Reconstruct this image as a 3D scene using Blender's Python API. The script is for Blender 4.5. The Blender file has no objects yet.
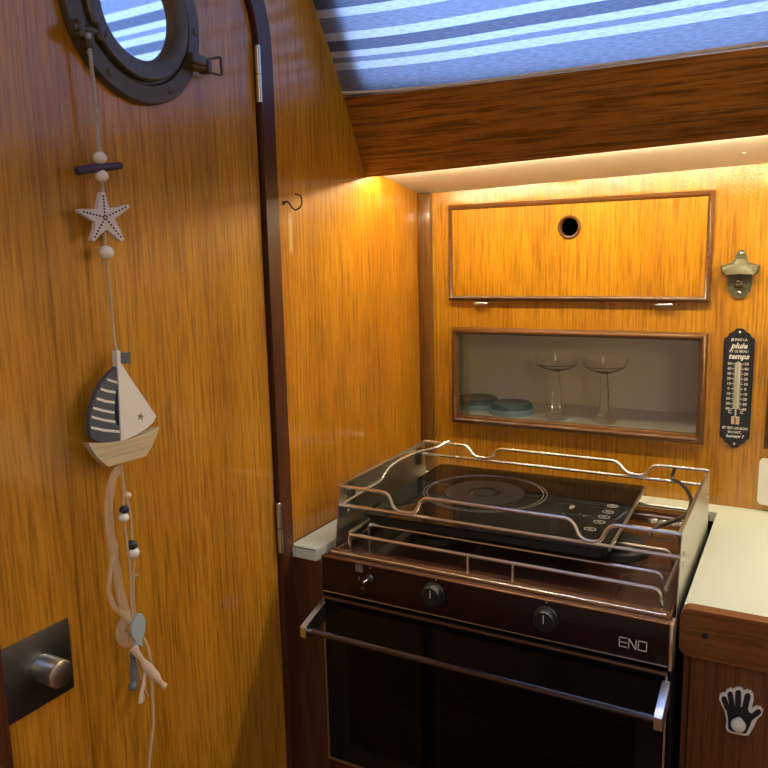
import bpy, bmesh, math, random
from mathutils import Vector, Matrix
from mathutils.geometry import tessellate_polygon
random.seed(4)
scene = bpy.context.scene
COL = scene.collection

# ------------------------------------------------------------------ camera
CAM = Vector((0.6762, -1.3823, 1.3305))
R = Matrix(((0.8761276602859425, 0.4815398442286253, -0.022796958177602838),
            (0.0578820697435741, -0.15202355499263085, -0.9866805489325022),
            (-0.47859167239315825, 0.8631385856627052, -0.1610645617636131)))
F = 764.264
cd = bpy.data.cameras.new('camera'); cam = bpy.data.objects.new('camera', cd); COL.objects.link(cam)
M = Matrix(((R[0][0], -R[1][0], -R[2][0], CAM.x), (R[0][1], -R[1][1], -R[2][1], CAM.y),
            (R[0][2], -R[1][2], -R[2][2], CAM.z), (0, 0, 0, 1)))
cam.matrix_world = M
cd.sensor_width = 36; cd.lens = F / 768 * 36; cd.clip_start = 0.01
scene.camera = cam

def ray(u, v): return R.transposed() @ Vector(((u - 384) / F, (v - 384) / F, 1.0))
def meas(u, v, ax, val):            # a measured spot on a real plane of the place
    d = ray(u, v); return CAM + d * ((val - CAM[ax]) / d[ax])
def onx(u, v, x=0.0): return meas(u, v, 0, x)
def ony(u, v, y=0.0): return meas(u, v, 1, y)
def onz(u, v, z=0.9): return meas(u, v, 2, z)

# ------------------------------------------------------------------ materials
MATS = {}
def nmat(name):
    m = bpy.data.materials.new(name); m.use_nodes = True
    nt = m.node_tree
    return m, nt, nt.nodes['Principled BSDF']
def setp(b, **k):
    for a, v in k.items(): b.inputs[a.replace('_', ' ')].default_value = v
def plain(name, col, rough=.4, metal=0.0, coat=0.0, bump=0.0, bscale=400, var=0.0, **k):
    m, nt, b = nmat(name)
    setp(b, Base_Color=(*col, 1), Roughness=rough, Metallic=metal, Coat_Weight=coat)
    for a, v in k.items(): b.inputs[a.replace('_', ' ')].default_value = v
    tc = nt.nodes.new('ShaderNodeTexCoord')
    n = nt.nodes.new('ShaderNodeTexNoise'); n.inputs['Scale'].default_value = bscale; n.inputs['Detail'].default_value = 4
    nt.links.new(tc.outputs['Object'], n.inputs['Vector'])
    if var:
        mx = nt.nodes.new('ShaderNodeMix'); mx.data_type = 'RGBA'
        mx.inputs[6].default_value = (*[c * (1 - var) for c in col], 1); mx.inputs[7].default_value = (*[min(1, c * (1 + var)) for c in col], 1)
        nt.links.new(n.outputs['Fac'], mx.inputs[0]); nt.links.new(mx.outputs[2], b.inputs['Base Color'])
    if bump:
        bp = nt.nodes.new('ShaderNodeBump'); bp.inputs['Strength'].default_value = bump; bp.inputs['Distance'].default_value = .001
        nt.links.new(n.outputs['Fac'], bp.inputs['Height']); nt.links.new(bp.outputs['Normal'], b.inputs['Normal'])
    MATS[name] = m; return m

def wood(name, dark, mid, light, axis='Z', gloss=.16, coat=.7, scale=1.0, rbase=.4, seams=(), stain=None, bump=.10, pores=.42, lumps=0.0, spec=.25, contrast=1.0, off=(0, 0, 0)):
    """varnished timber: long grain along one axis, fine pores, slow tone drift"""
    m, nt, b = nmat(name); N = nt.nodes; L = nt.links
    tc = N.new('ShaderNodeTexCoord')
    def mp(sx, sl):
        q = N.new('ShaderNodeMapping'); s = [sx * scale] * 3; s['XYZ'.index(axis)] = sl * scale
        q.inputs['Scale'].default_value = s; q.inputs['Location'].default_value = off; L.new(tc.outputs['Object'], q.inputs['Vector']); return q
    n1 = N.new('ShaderNodeTexNoise'); n1.inputs['Scale'].default_value = 1; n1.inputs['Detail'].default_value = 5; n1.inputs['Roughness'].default_value = .6; n1.inputs['Distortion'].default_value = .5
    L.new(mp(17, 1.1).outputs[0], n1.inputs['Vector'])
    n2 = N.new('ShaderNodeTexNoise'); n2.inputs['Scale'].default_value = 1; n2.inputs['Detail'].default_value = 3; n2.inputs['Roughness'].default_value = .7
    L.new(mp(230, 10).outputs[0], n2.inputs['Vector'])
    n3 = N.new('ShaderNodeTexNoise'); n3.inputs['Scale'].default_value = 1; n3.inputs['Detail'].default_value = 2
    L.new(mp(7, .8).outputs[0], n3.inputs['Vector'])
    r = N.new('ShaderNodeValToRGB'); e = r.color_ramp.elements
    e[0].position = .5 - .2 / contrast; e[0].color = (*dark, 1); e[1].position = .5 + .2 / contrast; e[1].color = (*light, 1)
    q = r.color_ramp.elements.new(.5); q.color = (*mid, 1)
    add = N.new('ShaderNodeMath'); add.operation = 'MULTIPLY_ADD'; add.inputs[1].default_value = .45
    L.new(n3.outputs['Fac'], add.inputs[0])
    sc = N.new('ShaderNodeMath'); sc.operation = 'MULTIPLY'; sc.inputs[1].default_value = .55; L.new(n1.outputs['Fac'], sc.inputs[0]); L.new(sc.outputs[0], add.inputs[2])
    L.new(add.outputs[0], r.inputs['Fac'])
    pr = N.new('ShaderNodeValToRGB'); pr.color_ramp.elements[0].position = .36; pr.color_ramp.elements[1].position = .56
    pr.color_ramp.elements[0].color = (1 - pores, 1 - pores * 1.1, 1 - pores * 1.2, 1); pr.color_ramp.elements[1].color = (1, 1, 1, 1)
    L.new(n2.outputs['Fac'], pr.inputs['Fac'])
    mu = N.new('ShaderNodeMix'); mu.data_type = 'RGBA'; mu.blend_type = 'MULTIPLY'; mu.inputs[0].default_value = 1
    L.new(r.outputs['Color'], mu.inputs[6]); L.new(pr.outputs['Color'], mu.inputs[7])
    col = mu.outputs[2]
    sp = N.new('ShaderNodeSeparateXYZ'); L.new(tc.outputs['Object'], sp.inputs[0])
    def math_(op, a, bb):
        x = N.new('ShaderNodeMath'); x.operation = op
        for i, t in enumerate((a, bb)):
            if hasattr(t, 'links'): L.new(t, x.inputs[i])
            else: x.inputs[i].default_value = t
        return x.outputs[0]
    for (ax, pos) in seams:             # veneer joints
        d = math_('ABSOLUTE', math_('SUBTRACT', sp.outputs[ax], pos), 0)
        f = math_('LESS_THAN', d, .0016)
        mm = N.new('ShaderNodeMix'); mm.data_type = 'RGBA'; mm.inputs[7].default_value = (*[c * .35 for c in dark], 1)
        L.new(math_('MULTIPLY', f, .45), mm.inputs[0]); L.new(col, mm.inputs[6]); col = mm.outputs[2]
    if stain:                            # a pale dribble of old glue: (axis a, centre, half width, z0, z1)
        a, c, hw, z0, z1 = stain
        wob = math_('MULTIPLY', math_('SUBTRACT', n1.outputs['Fac'], .5), .006)
        d = math_('ABSOLUTE', math_('ADD', math_('SUBTRACT', sp.outputs[a], c), wob), 0)
        f1 = N.new('ShaderNodeMapRange'); f1.inputs[1].default_value = hw; f1.inputs[2].default_value = hw * .4; L.new(d, f1.inputs[0])
        dz = math_('ABSOLUTE', math_('SUBTRACT', sp.outputs[2], (z0 + z1) / 2), 0)
        f2 = N.new('ShaderNodeMapRange'); f2.inputs[1].default_value = (z1 - z0) / 2; f2.inputs[2].default_value = (z1 - z0) / 2 - .012; L.new(dz, f2.inputs[0])
        mm = N.new('ShaderNodeMix'); mm.data_type = 'RGBA'; mm.inputs[7].default_value = (.72, .5, .24, 1)
        L.new(math_('MULTIPLY', math_('MULTIPLY', f1.outputs[0], f2.outputs[0]), .62), mm.inputs[0]); L.new(col, mm.inputs[6]); col = mm.outputs[2]
    L.new(col, b.inputs['Base Color'])
    setp(b, Roughness=rbase, Coat_Weight=coat, Coat_Roughness=gloss, Specular_IOR_Level=spec)
    bp = N.new('ShaderNodeBump'); bp.inputs['Strength'].default_value = bump; bp.inputs['Distance'].default_value = .0012
    L.new(n1.outputs['Fac'], bp.inputs['Height'])
    bp2 = N.new('ShaderNodeBump'); bp2.inputs['Strength'].default_value = bump; bp2.inputs['Distance'].default_value = .0005
    L.new(n2.outputs['Fac'], bp2.inputs['Height']); L.new(bp.outputs[0], bp2.inputs['Normal'])
    nb = bp2.outputs[0]
    if lumps:                            # orange peel in thick brushed varnish
        n5 = N.new('ShaderNodeTexNoise'); n5.inputs['Scale'].default_value = 260; n5.inputs['Detail'].default_value = 2; L.new(tc.outputs['Object'], n5.inputs['Vector'])
        bp3 = N.new('ShaderNodeBump'); bp3.inputs['Strength'].default_value = lumps; bp3.inputs['Distance'].default_value = .0012
        L.new(n5.outputs['Fac'], bp3.inputs['Height']); L.new(nb, bp3.inputs['Normal']); L.new(bp3.outputs[0], b.inputs['Coat Normal']); nb = bp3.outputs[0]
    else: L.new(nb, b.inputs['Coat Normal'])
    L.new(nb, b.inputs['Normal'])
    MATS[name] = m; return m

OR = ((.37, .140, .005), (.54, .235, .008), (.63, .30, .015))
W_back = wood('teak_back', *OR, 'Z', gloss=.06, coat=1.0, contrast=.95, lumps=.5)
W_back.node_tree.nodes['Principled BSDF'].inputs['Coat IOR'].default_value = 1.7
W_left = wood('teak_bulkhead', (.34, .115, .006), (.51, .21, .009), (.62, .285, .018), 'Z', gloss=.12, coat=.8, contrast=.9, stain=(1, -.4375, .007, 1.338, 1.405), off=(0, .7, .3))
W_door = wood('teak_door', (.31, .128, .009), (.49, .22, .014), (.60, .29, .026), 'Z', gloss=.13, coat=.8, contrast=.9, seams=((1, -.8590), (1, -.955)), off=(0, 1.9, .9))
W_flap = wood('teak_flap', *OR, 'Z', gloss=.12, coat=.7, contrast=.95, off=(2.3, 0, .2), stain=(0, .2745, .0024, 1.328, 1.338))
W_coam = wood('teak_coaming', (.22, .080, .011), (.37, .145, .020), (.48, .20, .03), 'X', gloss=.22, coat=.5, scale=.9, pores=.6)
W_dark = wood('mahogany_dark', (.05, .014, .007), (.08, .024, .010), (.12, .038, .015), 'Z', gloss=.32, coat=.35)
W_mould = wood('mahogany_moulding', (.085, .030, .008), (.13, .048, .012), (.18, .07, .018), 'X', gloss=.18, coat=.7, pores=.3)
W_post = wood('mahogany_post', (.10, .036, .006), (.16, .062, .009), (.22, .09, .015), 'Z', gloss=.14, coat=.9, pores=.3)
W_fid = wood('mahogany_fiddle', (.13, .045, .012), (.21, .078, .02), (.29, .115, .03), 'X', gloss=.2, coat=.5)
W_cab = wood('mahogany_cabinet', (.06, .018, .006), (.11, .034, .010), (.16, .055, .016), 'Z', gloss=.2, coat=.5)
W_floor = wood('teak_sole', (.15, .06, .02), (.22, .09, .03), (.28, .12, .04), 'Y')

STEEL = plain('polished_steel', (.90, .93, .95), .25, 1)
STEELB = plain('brushed_steel', (.60, .60, .56), .32, 1, bump=.1, bscale=300)
STEELD = plain('dull_steel', (.16, .165, .17), .38, 1, bump=.08, bscale=180)
CHROME = plain('satin_knob', (.72, .73, .75), .28, 1)
BRONZE = plain('aged_bronze', (.085, .066, .044), .42, .35, bump=.15, bscale=90, var=.3)
PEWTER = plain('pewter', (.13, .125, .08), .5, .7, bump=.5, bscale=500, var=.25)
BRASS = plain('old_brass', (.55, .40, .18), .3, 1)
NICKEL = plain('nickel', (.62, .60, .55), .22, 1)
ENAMEL = plain('brown_enamel', (.055, .022, .014), .2, 0, coat=.5, bump=.02, bscale=60)
PANELB = plain('brown_panel', (.016, .005, .004), .25, 0, coat=.1, Specular_IOR_Level=.25)
BLACKG = plain('black_glass', (.004, .004, .004), .07, 0, coat=.1, Specular_IOR_Level=.25)
BLACKP = plain('black_plastic', (.012, .012, .013), .35)
BLACKM = plain('matt_black', (.012, .012, .012), .6)
CAVITY = plain('oven_enamel', (.035, .03, .028), .35, 0)
CREAM = plain('cream_laminate', (.64, .72, .63), .3, 0, bump=.03, bscale=200)
SOFFIT = plain('cream_vinyl', (.78, .74, .64), .5, 0, bump=.15, bscale=250)
WHITE = plain('white_paint', (.80, .79, .76), .45, 0, var=.04, bscale=60)
WPLAS = plain('white_plastic', (.80, .80, .76), .3)
WBEAD = plain('white_wood_bead', (.82, .78, .72), .5, bump=.1)
NAVY = plain('navy_paint', (.016, .02, .04), .5, bump=.1)
SLATE = plain('slate_blue_paint', (.062, .075, .105), .55, bump=.1, var=.1)
STICK = plain('violet_stick', (.045, .030, .065), .6, bump=.4, bscale=250, var=.3)
HULL = wood('pale_driftwood', (.50, .40, .24), (.62, .52, .34), (.72, .62, .44), 'Y', gloss=.5, coat=0, rbase=.6, pores=.15)
SAILW = plain('white_sail_paint', (.72, .70, .66), .55, bump=.1, var=.05, bscale=80)
STARW = plain('star_whitewash', (.66, .60, .60), .55, bump=.1)
FISHB = plain('pale_blue_fish', (.36, .44, .50), .45, bump=.1)
FISHG = plain('grey_blue_fish', (.12, .14, .18), .45, bump=.1)
TWINE = plain('jute_twine', (.60, .44, .25), .8, bump=.8, bscale=900, var=.35)
CORD = plain('grey_cord', (.46, .42, .40), .8, bump=.6, bscale=900, var=.2)
RIBB = plain('ribbon_pink', (.72, .55, .44), .6)
TEAL = plain('teal_glaze', (.06, .155, .21), .3, 0, coat=.3)
TEALL = plain('pale_teal_glaze', (.26, .46, .54), .3, 0, coat=.3)
CUBBY = plain('cubby_white', (.85, .84, .78), .5, 0, bump=.05)
THERM = plain('thermometer_enamel', (.014, .016, .024), .35)
TUBEBED = plain('tube_backing', (.52, .50, .42), .5)
PRINT = plain('white_print', (.75, .75, .72), .5)
PRINTG = plain('grey_print', (.30, .30, .30), .5)
RINGG2 = plain('ring_print', (.26, .26, .26), .4)
RINGG = plain('hob_ring_print', (.075, .075, .075), .3)
SMUDGE = plain('hob_wear', (.022, .022, .021), .3, var=.5, bscale=60, Specular_IOR_Level=.3)
RIVER = plain('brown_spirit', (.30, .10, .05), .3)
CEIL = plain('headliner', (.62, .58, .50), .6, bump=.1)
DARKIN = plain('locker_dark', (.02, .015, .012), .8)

def glassy(name, tint, trans, rough=.02, gl=(1, 1, 1), fres=.8):
    m = bpy.data.materials.new(name); m.use_nodes = True; nt = m.node_tree; nt.nodes.clear()
    o = nt.nodes.new('ShaderNodeOutputMaterial'); mx = nt.nodes.new('ShaderNodeMixShader')
    t = nt.nodes.new('ShaderNodeBsdfTransparent'); g = nt.nodes.new('ShaderNodeBsdfGlossy'); fr = nt.nodes.new('ShaderNodeLayerWeight')
    fr.inputs['Blend'].default_value = .25
    t.inputs[0].default_value = (*tint, 1); g.inputs['Roughness'].default_value = rough; g.inputs['Color'].default_value = (*gl, 1)
    ma = nt.nodes.new('ShaderNodeMath'); ma.operation = 'MULTIPLY_ADD'; ma.inputs[1].default_value = fres; ma.inputs[2].default_value = 1 - trans
    nt.links.new(fr.outputs['Fresnel'], ma.inputs[0]); nt.links.new(ma.outputs[0], mx.inputs[0])
    nt.links.new(t.outputs[0], mx.inputs[1]); nt.links.new(g.outputs[0], mx.inputs[2]); nt.links.new(mx.outputs[0], o.inputs[0])
    MATS[name] = m; return m
PANE = glassy('smoky_pane', (.985, .985, .98), .985, .12)
GOBLET = plain('clear_glass', (1, 1, 1), .02, 0, Transmission_Weight=1.0, IOR=1.28)
OVENG = glassy('oven_glass', (.40, .37, .35), .99, .05, (.8, .8, .9), .45)
WPANE = glassy('window_pane', (.95, .97, 1), .98)
TUBEG = glassy('tube_glass', (.95, .95, .95), .95)
MIRR = plain('mirrored_port_glass', (.86, .90, .95), .03, 1)
def emis(name, col, s):
    m, nt, b = nmat(name); setp(b, Base_Color=(*col, 1), Emission_Color=(*col, 1), Emission_Strength=s); MATS[name] = m; return m
LED = emis('led_glow', (1.0, .84, .53), 1.0)

def sheer(name, col, alpha):
    m = bpy.data.materials.new(name); m.use_nodes = True; nt = m.node_tree; nt.nodes.clear()
    o = nt.nodes.new('ShaderNodeOutputMaterial'); mx = nt.nodes.new('ShaderNodeMixShader'); d = nt.nodes.new('ShaderNodeBsdfDiffuse'); t = nt.nodes.new('ShaderNodeBsdfTransparent')
    d.inputs[0].default_value = (*col, 1); mx.inputs[0].default_value = alpha
    nt.links.new(t.outputs[0], mx.inputs[1]); nt.links.new(d.outputs[0], mx.inputs[2]); nt.links.new(mx.outputs[0], o.inputs[0]); return m
ORGANZA = sheer('organza', (.74, .60, .46), .24)

def blind_fabric():
    m = bpy.data.materials.new('striped_linen'); m.use_nodes = True; nt = m.node_tree; N = nt.nodes; L = nt.links; N.clear()
    o = N.new('ShaderNodeOutputMaterial'); mx = N.new('ShaderNodeMixShader'); d = N.new('ShaderNodeBsdfDiffuse'); t = N.new('ShaderNodeBsdfTranslucent')
    tc = N.new('ShaderNodeTexCoord'); sp = N.new('ShaderNodeSeparateXYZ'); L.new(tc.outputs['UV'], sp.inputs[0])   # UV: x along, y up the cloth in metres
    sub = N.new('ShaderNodeMath'); sub.operation = 'SUBTRACT'; sub.inputs[1].default_value = .034; L.new(sp.outputs[1], sub.inputs[0])
    T = .108
    mod = N.new('ShaderNodeMath'); mod.operation = 'FLOORED_MODULO'; mod.inputs[1].default_value = T; L.new(sub.outputs[0], mod.inputs[0])
    dv = N.new('ShaderNodeMath'); dv.operation = 'DIVIDE'; dv.inputs[1].default_value = T; L.new(mod.outputs[0], dv.inputs[0])
    r = N.new('ShaderNodeValToRGB'); r.color_ramp.interpolation = 'CONSTANT'
    D = (.12, .125, .135, 1); Lc = (.53, .51, .465, 1); Mi = (.21, .215, .225, 1)
    st = [(0, Lc), (.011, Mi), (.019, Lc), (.029, D), (.045, Lc), (.057, Mi), (.080, Lc), (.092, D)]
    els = r.color_ramp.elements; els[0].position = 0; els[0].color = st[0][1]; els[1].position = st[1][0] / T; els[1].color = st[1][1]
    for p_, c in st[2:]: q = els.new(p_ / T); q.color = c
    L.new(dv.outputs[0], r.inputs['Fac'])
    mp = N.new('ShaderNodeMapping'); mp.inputs['Scale'].default_value = (170, 1500, 1); L.new(tc.outputs['UV'], mp.inputs[0])
    n = N.new('ShaderNodeTexNoise'); n.inputs['Scale'].default_value = .5; n.inputs['Detail'].default_value = 3; L.new(mp.outputs[0], n.inputs['Vector'])
    mr = N.new('ShaderNodeMapRange'); mr.inputs[1].default_value = .3; mr.inputs[2].default_value = .7; mr.inputs[3].default_value = .72; mr.inputs[4].default_value = 1.2; L.new(n.outputs['Fac'], mr.inputs[0])
    mu = N.new('ShaderNodeMix'); mu.data_type = 'RGBA'; mu.blend_type = 'MULTIPLY'; mu.inputs[0].default_value = 1
    bd = N.new('ShaderNodeMath'); bd.operation = 'LESS_THAN'; bd.inputs[1].default_value = 0; L.new(sub.outputs[0], bd.inputs[0])
    bm_ = N.new('ShaderNodeMix'); bm_.data_type = 'RGBA'; bm_.inputs[7].default_value = Mi; L.new(bd.outputs[0], bm_.inputs[0]); L.new(r.outputs['Color'], bm_.inputs[6])
    L.new(bm_.outputs[2], mu.inputs[6]); L.new(mr.outputs[0], mu.inputs[7])
    L.new(mu.outputs[2], d.inputs[0]); L.new(mu.outputs[2], t.inputs[0]); mx.inputs[0].default_value = .40
    L.new(d.outputs[0], mx.inputs[1]); L.new(t.outputs[0], mx.inputs[2]); L.new(mx.outputs[0], o.inputs[0]); return m
LINEN = blind_fabric()
HEM = plain('cream_hem', (.85, .82, .74), .8, bump=.3)

# ------------------------------------------------------------------ mesh builder
class MB:
    def __init__(s): s.v = []; s.f = []
    def add(s, vs, fs):
        o = len(s.v); s.v += [Vector(p) for p in vs]; s.f += [tuple(i + o for i in f) for f in fs]; return s
    def frombm(s, bm):
        bm.verts.index_update(); s.add([v.co.copy() for v in bm.verts], [[v.index for v in f.verts] for f in bm.faces]); bm.free(); return s
    def box(s, x0, x1, y0, y1, z0, z1, bev=0, seg=2, mat=None):
        bm = bmesh.new(); bmesh.ops.create_cube(bm, size=1)
        for v in bm.verts: v.co = Vector(((x0 + x1) / 2 + v.co.x * (x1 - x0), (y0 + y1) / 2 + v.co.y * (y1 - y0), (z0 + z1) / 2 + v.co.z * (z1 - z0)))
        if bev: bmesh.ops.bevel(bm, geom=bm.edges[:], offset=bev, segments=seg, affect='EDGES', profile=.5)
        if mat: bm.transform(mat)
        return s.frombm(bm)
    def tube(s, pts, r, n=10, closed=False, cap=True):
        pts = [Vector(p) for p in pts]; m = len(pts); rings = []
        rr = r if isinstance(r, (list, tuple)) else [r] * m
        T = []
        for i in range(m):
            a = pts[(i - 1) % m] if (closed or i > 0) else pts[i]; b = pts[(i + 1) % m] if (closed or i < m - 1) else pts[i]
            T.append((b - a).normalized())
        up = Vector((0, 0, 1)) if abs(T[0].z) < .9 else Vector((1, 0, 0))
        nrm = T[0].cross(up).normalized(); vs = []; fs = []
        for i in range(m):
            if i: nrm = (nrm - T[i] * nrm.dot(T[i])).normalized()
            bi = T[i].cross(nrm)
            for k in range(n):
                a = 2 * math.pi * k / n; vs.append(pts[i] + (nrm * math.cos(a) + bi * math.sin(a)) * rr[i])
        for i in range(m if closed else m - 1):
            j = (i + 1) % m
            for k in range(n):
                l = (k + 1) % n; fs.append((i * n + k, i * n + l, j * n + l, j * n + k))
        if cap and not closed:
            fs.append(tuple(range(n - 1, -1, -1))); fs.append(tuple((m - 1) * n + k for k in range(n)))
        return s.add(vs, fs)
    def lathe(s, prof, c=(0, 0, 0), axis='Z', n=32, capb=True, capt=True):
        c = Vector(c); vs = []; fs = []; m = len(prof)
        for (r, h) in prof:
            for k in range(n):
                a = 2 * math.pi * k / n; p, q = r * math.cos(a), r * math.sin(a)
                vs.append(c + Vector({'Z': (p, q, h), 'X': (h, p, q), 'Y': (q, h, p)}[axis]))
        for i in range(m - 1):
            for k in range(n):
                l = (k + 1) % n; fs.append((i * n + k, i * n + l, (i + 1) * n + l, (i + 1) * n + k))
        if capb: fs.append(tuple(range(n - 1, -1, -1)))
        if capt: fs.append(tuple((m - 1) * n + k for k in range(n)))
        return s.add(vs, fs)
    def plate(s, outer, holes, fn, d0, d1):
        """flat shape with holes between depths d0 and d1; fn(a, b, d) -> point"""
        loops = [[Vector((p[0], p[1], 0)) for p in outer]] + [[Vector((p[0], p[1], 0)) for p in h] for h in holes]
        tris = tessellate_polygon(loops); flat = [p for l in loops for p in l]; k = len(flat)
        vs = [fn(p.x, p.y, d0) for p in flat] + [fn(p.x, p.y, d1) for p in flat]
        fs = [tuple(t) for t in tris] + [tuple(i + k for i in reversed(t)) for t in tris]
        o = 0
        for l in loops:
            for i in range(len(l)):
                j = (i + 1) % len(l); fs.append((o + i, o + j, k + o + j, k + o + i))
            o += len(l)
        return s.add(vs, fs)
    def sphere(s, c, r, sc=(1, 1, 1), n=16):
        bm = bmesh.new(); bmesh.ops.create_uvsphere(bm, u_segments=n, v_segments=max(6, n // 2 + 2), radius=r)
        for v in bm.verts: v.co = Vector((v.co.x * sc[0], v.co.y * sc[1], v.co.z * sc[2])) + Vector(c)
        return s.frombm(bm)
    def build(s, name, m, parent=None, smooth=True, ang=35, org=None):
        me = bpy.data.meshes.new(name); me.from_pydata([tuple(p) for p in s.v], [], s.f); me.validate()
        bm = bmesh.new(); bm.from_mesh(me); bmesh.ops.recalc_face_normals(bm, faces=bm.faces[:]); bm.to_mesh(me); bm.free()
        me.materials.append(m)
        if smooth:
            me.shade_smooth(); me.set_sharp_from_angle(angle=math.radians(ang))
        o = bpy.data.objects.new(name, me); COL.objects.link(o)
        if parent is not None:
            o.parent = parent
            pm = Matrix.Identity(4); q = parent; chain = []
            while q is not None: chain.append(q); q = q.parent
            for q in reversed(chain): pm = pm @ q.matrix_parent_inverse @ Matrix.LocRotScale(q.location, q.rotation_euler, q.scale)
            o.matrix_parent_inverse = pm.inverted()
        return o

def fillet(pts, r, n=6):
    pts = [Vector(p) for p in pts]; out = [pts[0]]
    for i in range(1, len(pts) - 1):
        a, b, c = pts[i - 1], pts[i], pts[i + 1]; u = (a - b); w = (c - b)
        t = min(r, u.length * .49, w.length * .49); u.normalize(); w.normalize()
        p, q = b + u * t, b + w * t
        for k in range(n + 1):
            s = k / n; out.append(p * (1 - s) ** 2 + b * 2 * s * (1 - s) + q * s * s)
    out.append(pts[-1]); return out
def spline(pts, n=6):
    P = [Vector(p) for p in pts]; P = [P[0] * 2 - P[1]] + P + [P[-1] * 2 - P[-2]]; out = []
    for i in range(1, len(P) - 2):
        for k in range(n):
            t = k / n; a, b, c, d = P[i - 1:i + 3]
            out.append(.5 * (2 * b + (c - a) * t + (2 * a - 5 * b + 4 * c - d) * t * t + (3 * b - a - 3 * c + d) * t ** 3))
    out.append(P[-2]); return out
def circle(c, r, n=40): return [(c[0] + r * math.cos(2 * math.pi * k / n), c[1] + r * math.sin(2 * math.pi * k / n)) for k in range(n)]
def rect(a0, a1, b0, b1): return [(a0, b0), (a1, b0), (a1, b1), (a0, b1)]
def rrect(a0, a1, b0, b1, r, n=6):
    o = []
    for (cx, cy, s) in ((a1 - r, b0 + r, -90), (a1 - r, b1 - r, 0), (a0 + r, b1 - r, 90), (a0 + r, b0 + r, 180)):
        for k in range(n + 1):
            a = math.radians(s + 90 * k / n); o.append((cx + r * math.cos(a), cy + r * math.sin(a)))
    return o
FX = lambda a, b, d: Vector((d, a, b))       # shapes on the bulkhead: a = y, b = z
FY = lambda a, b, d: Vector((a, d, b))       # shapes on the back wall: a = x, b = z
FZ = lambda a, b, d: Vector((a, b, d))
def pxX(pts, x): return [(p.y, p.z) for p in (onx(u, v, x) for u, v in pts)]
def pxY(pts, y): return [(p.x, p.z) for p in (ony(u, v, y) for u, v in pts)]

def thing(name, label, cat, loc, group=None):
    o = bpy.data.objects.new(name, None); o.empty_display_size = .02; COL.objects.link(o); o.location = loc
    o['label'] = label; o['category'] = cat
    if group: o['group'] = group
    return o
def tag(o, label, cat, group=None):
    o['label'] = label; o['category'] = cat
    if group: o['group'] = group
    return o
def struct(o): o['kind'] = 'structure'; return o
def text_mb(mb, txt, size, fn, d0, d1, shear=0.0, align='CENTER', bold=0.0, xs=1.0):
    cu = bpy.data.curves.new('t', 'FONT'); cu.body = txt; cu.size = size; cu.shear = shear; cu.align_x = align; cu.align_y = 'CENTER'
    cu.resolution_u = 2; cu.offset = bold; cu.extrude = .5
    ob = bpy.data.objects.new('t', cu); COL.objects.link(ob)
    me = ob.to_mesh()
    mb.add([fn(v.co.x * xs, v.co.y, d0 if v.co.z < 0 else d1) for v in me.vertices], [tuple(p.vertices) for p in me.polygons])
    ob.to_mesh_clear(); bpy.data.objects.remove(ob); bpy.data.curves.remove(cu)

# ================================================================== THE SETTING
# back wall, an opening for the glazed cubby and one for the flap locker
struct(MB().plate(rect(-.03, 1.98, 0, 2.05), [rect(.075, .529, 1.0185, 1.1905), rect(.09, .51, 1.27, 1.41)], FY, 0, .018).build('wall_back', W_back, smooth=False))
# bulkhead with an arched doorway
def arch(y0, y1, z0, z1, r, n=10):
    o = [(y0, z0), (y1, z0)]
    for k in range(n + 1):
        a = math.radians(90 * k / n); o.append((y1 - r + r * math.cos(a), z1 - r + r * math.sin(a)))
    for k in range(n + 1):
        a = math.radians(90 + 90 * k / n); o.append((y0 + r + r * math.cos(a), z1 - r + r * math.sin(a)))
    return o
struct(MB().plate(rect(-2.6, .02, 0, 2.05), [arch(-.985, -.48, .06, 1.785, .17)], FX, -.03, 0).build('wall_left', W_left, smooth=False))
struct(MB().plate(arch(-.992, -.4745, .05, 1.79, .175), [arch(-.959, -.5035, .09, 1.763, .15)], FX, -.03, .008).build('trim_1', W_dark))
struct(MB().box(0.0005, .0265, -.014, -.0002, .9005, 1.4545, .002).build('trim_2', W_post))
# soffit behind the coaming
mb = MB(); zs = lambda x, y: 1.4543 + .0191 * x - .157 * y
v = []
for (x, y) in ((-.0, 0.0), (1.975, 0.0), (1.975, -.2), (-.0, -.2)):
    v.append((x, y, zs(x, y)))
for p in v[:4]: v.append((p[0], p[1], p[2] + .008))
mb.add(v, [(0, 1, 2, 3), (7, 6, 5, 4), (0, 4, 5, 1), (1, 5, 6, 2), (2, 6, 7, 3), (3, 7, 4, 0)])
sof = struct(mb.build('trim_3', SOFFIT, smooth=False))
for (u, vv) in ((452, 181), (744, 154)):
    p = onz(u, vv, 1.475); z = zs(p.x, p.y)
    MB().sphere((p.x, max(p.y, -.18), z), .003, (1, 1, .4), 12).build('screw', WPLAS, sof)
# coaming: a leaning plank along the foot of the cabin side
A = Vector((0, -.211, 1.469)); U = Vector((0, -.067, .127)).normalized(); NB = Vector((0, U.z, -U.y)).normalized()   # NB points outboard
L0, L1 = 0.0, .0215 * 1.3 / .6184 * .62
mb = MB(); pts = []
for d in (0, .018):
    for (x, s) in ((0.0005, 0.0), (1.975, .0427), (1.975, .098), (.6, .126), (.3, .1285), (.1, .133), (0.0005, .137)):
        q = A + U * s + NB * d; pts.append((x, q.y, q.z))
mb.add(pts, [tuple(range(7)), tuple(range(13, 6, -1))] + [(i, (i + 1) % 7, 7 + (i + 1) % 7, 7 + i) for i in range(7)])
struct(mb.build('trim_4', W_coam, smooth=False))
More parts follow.
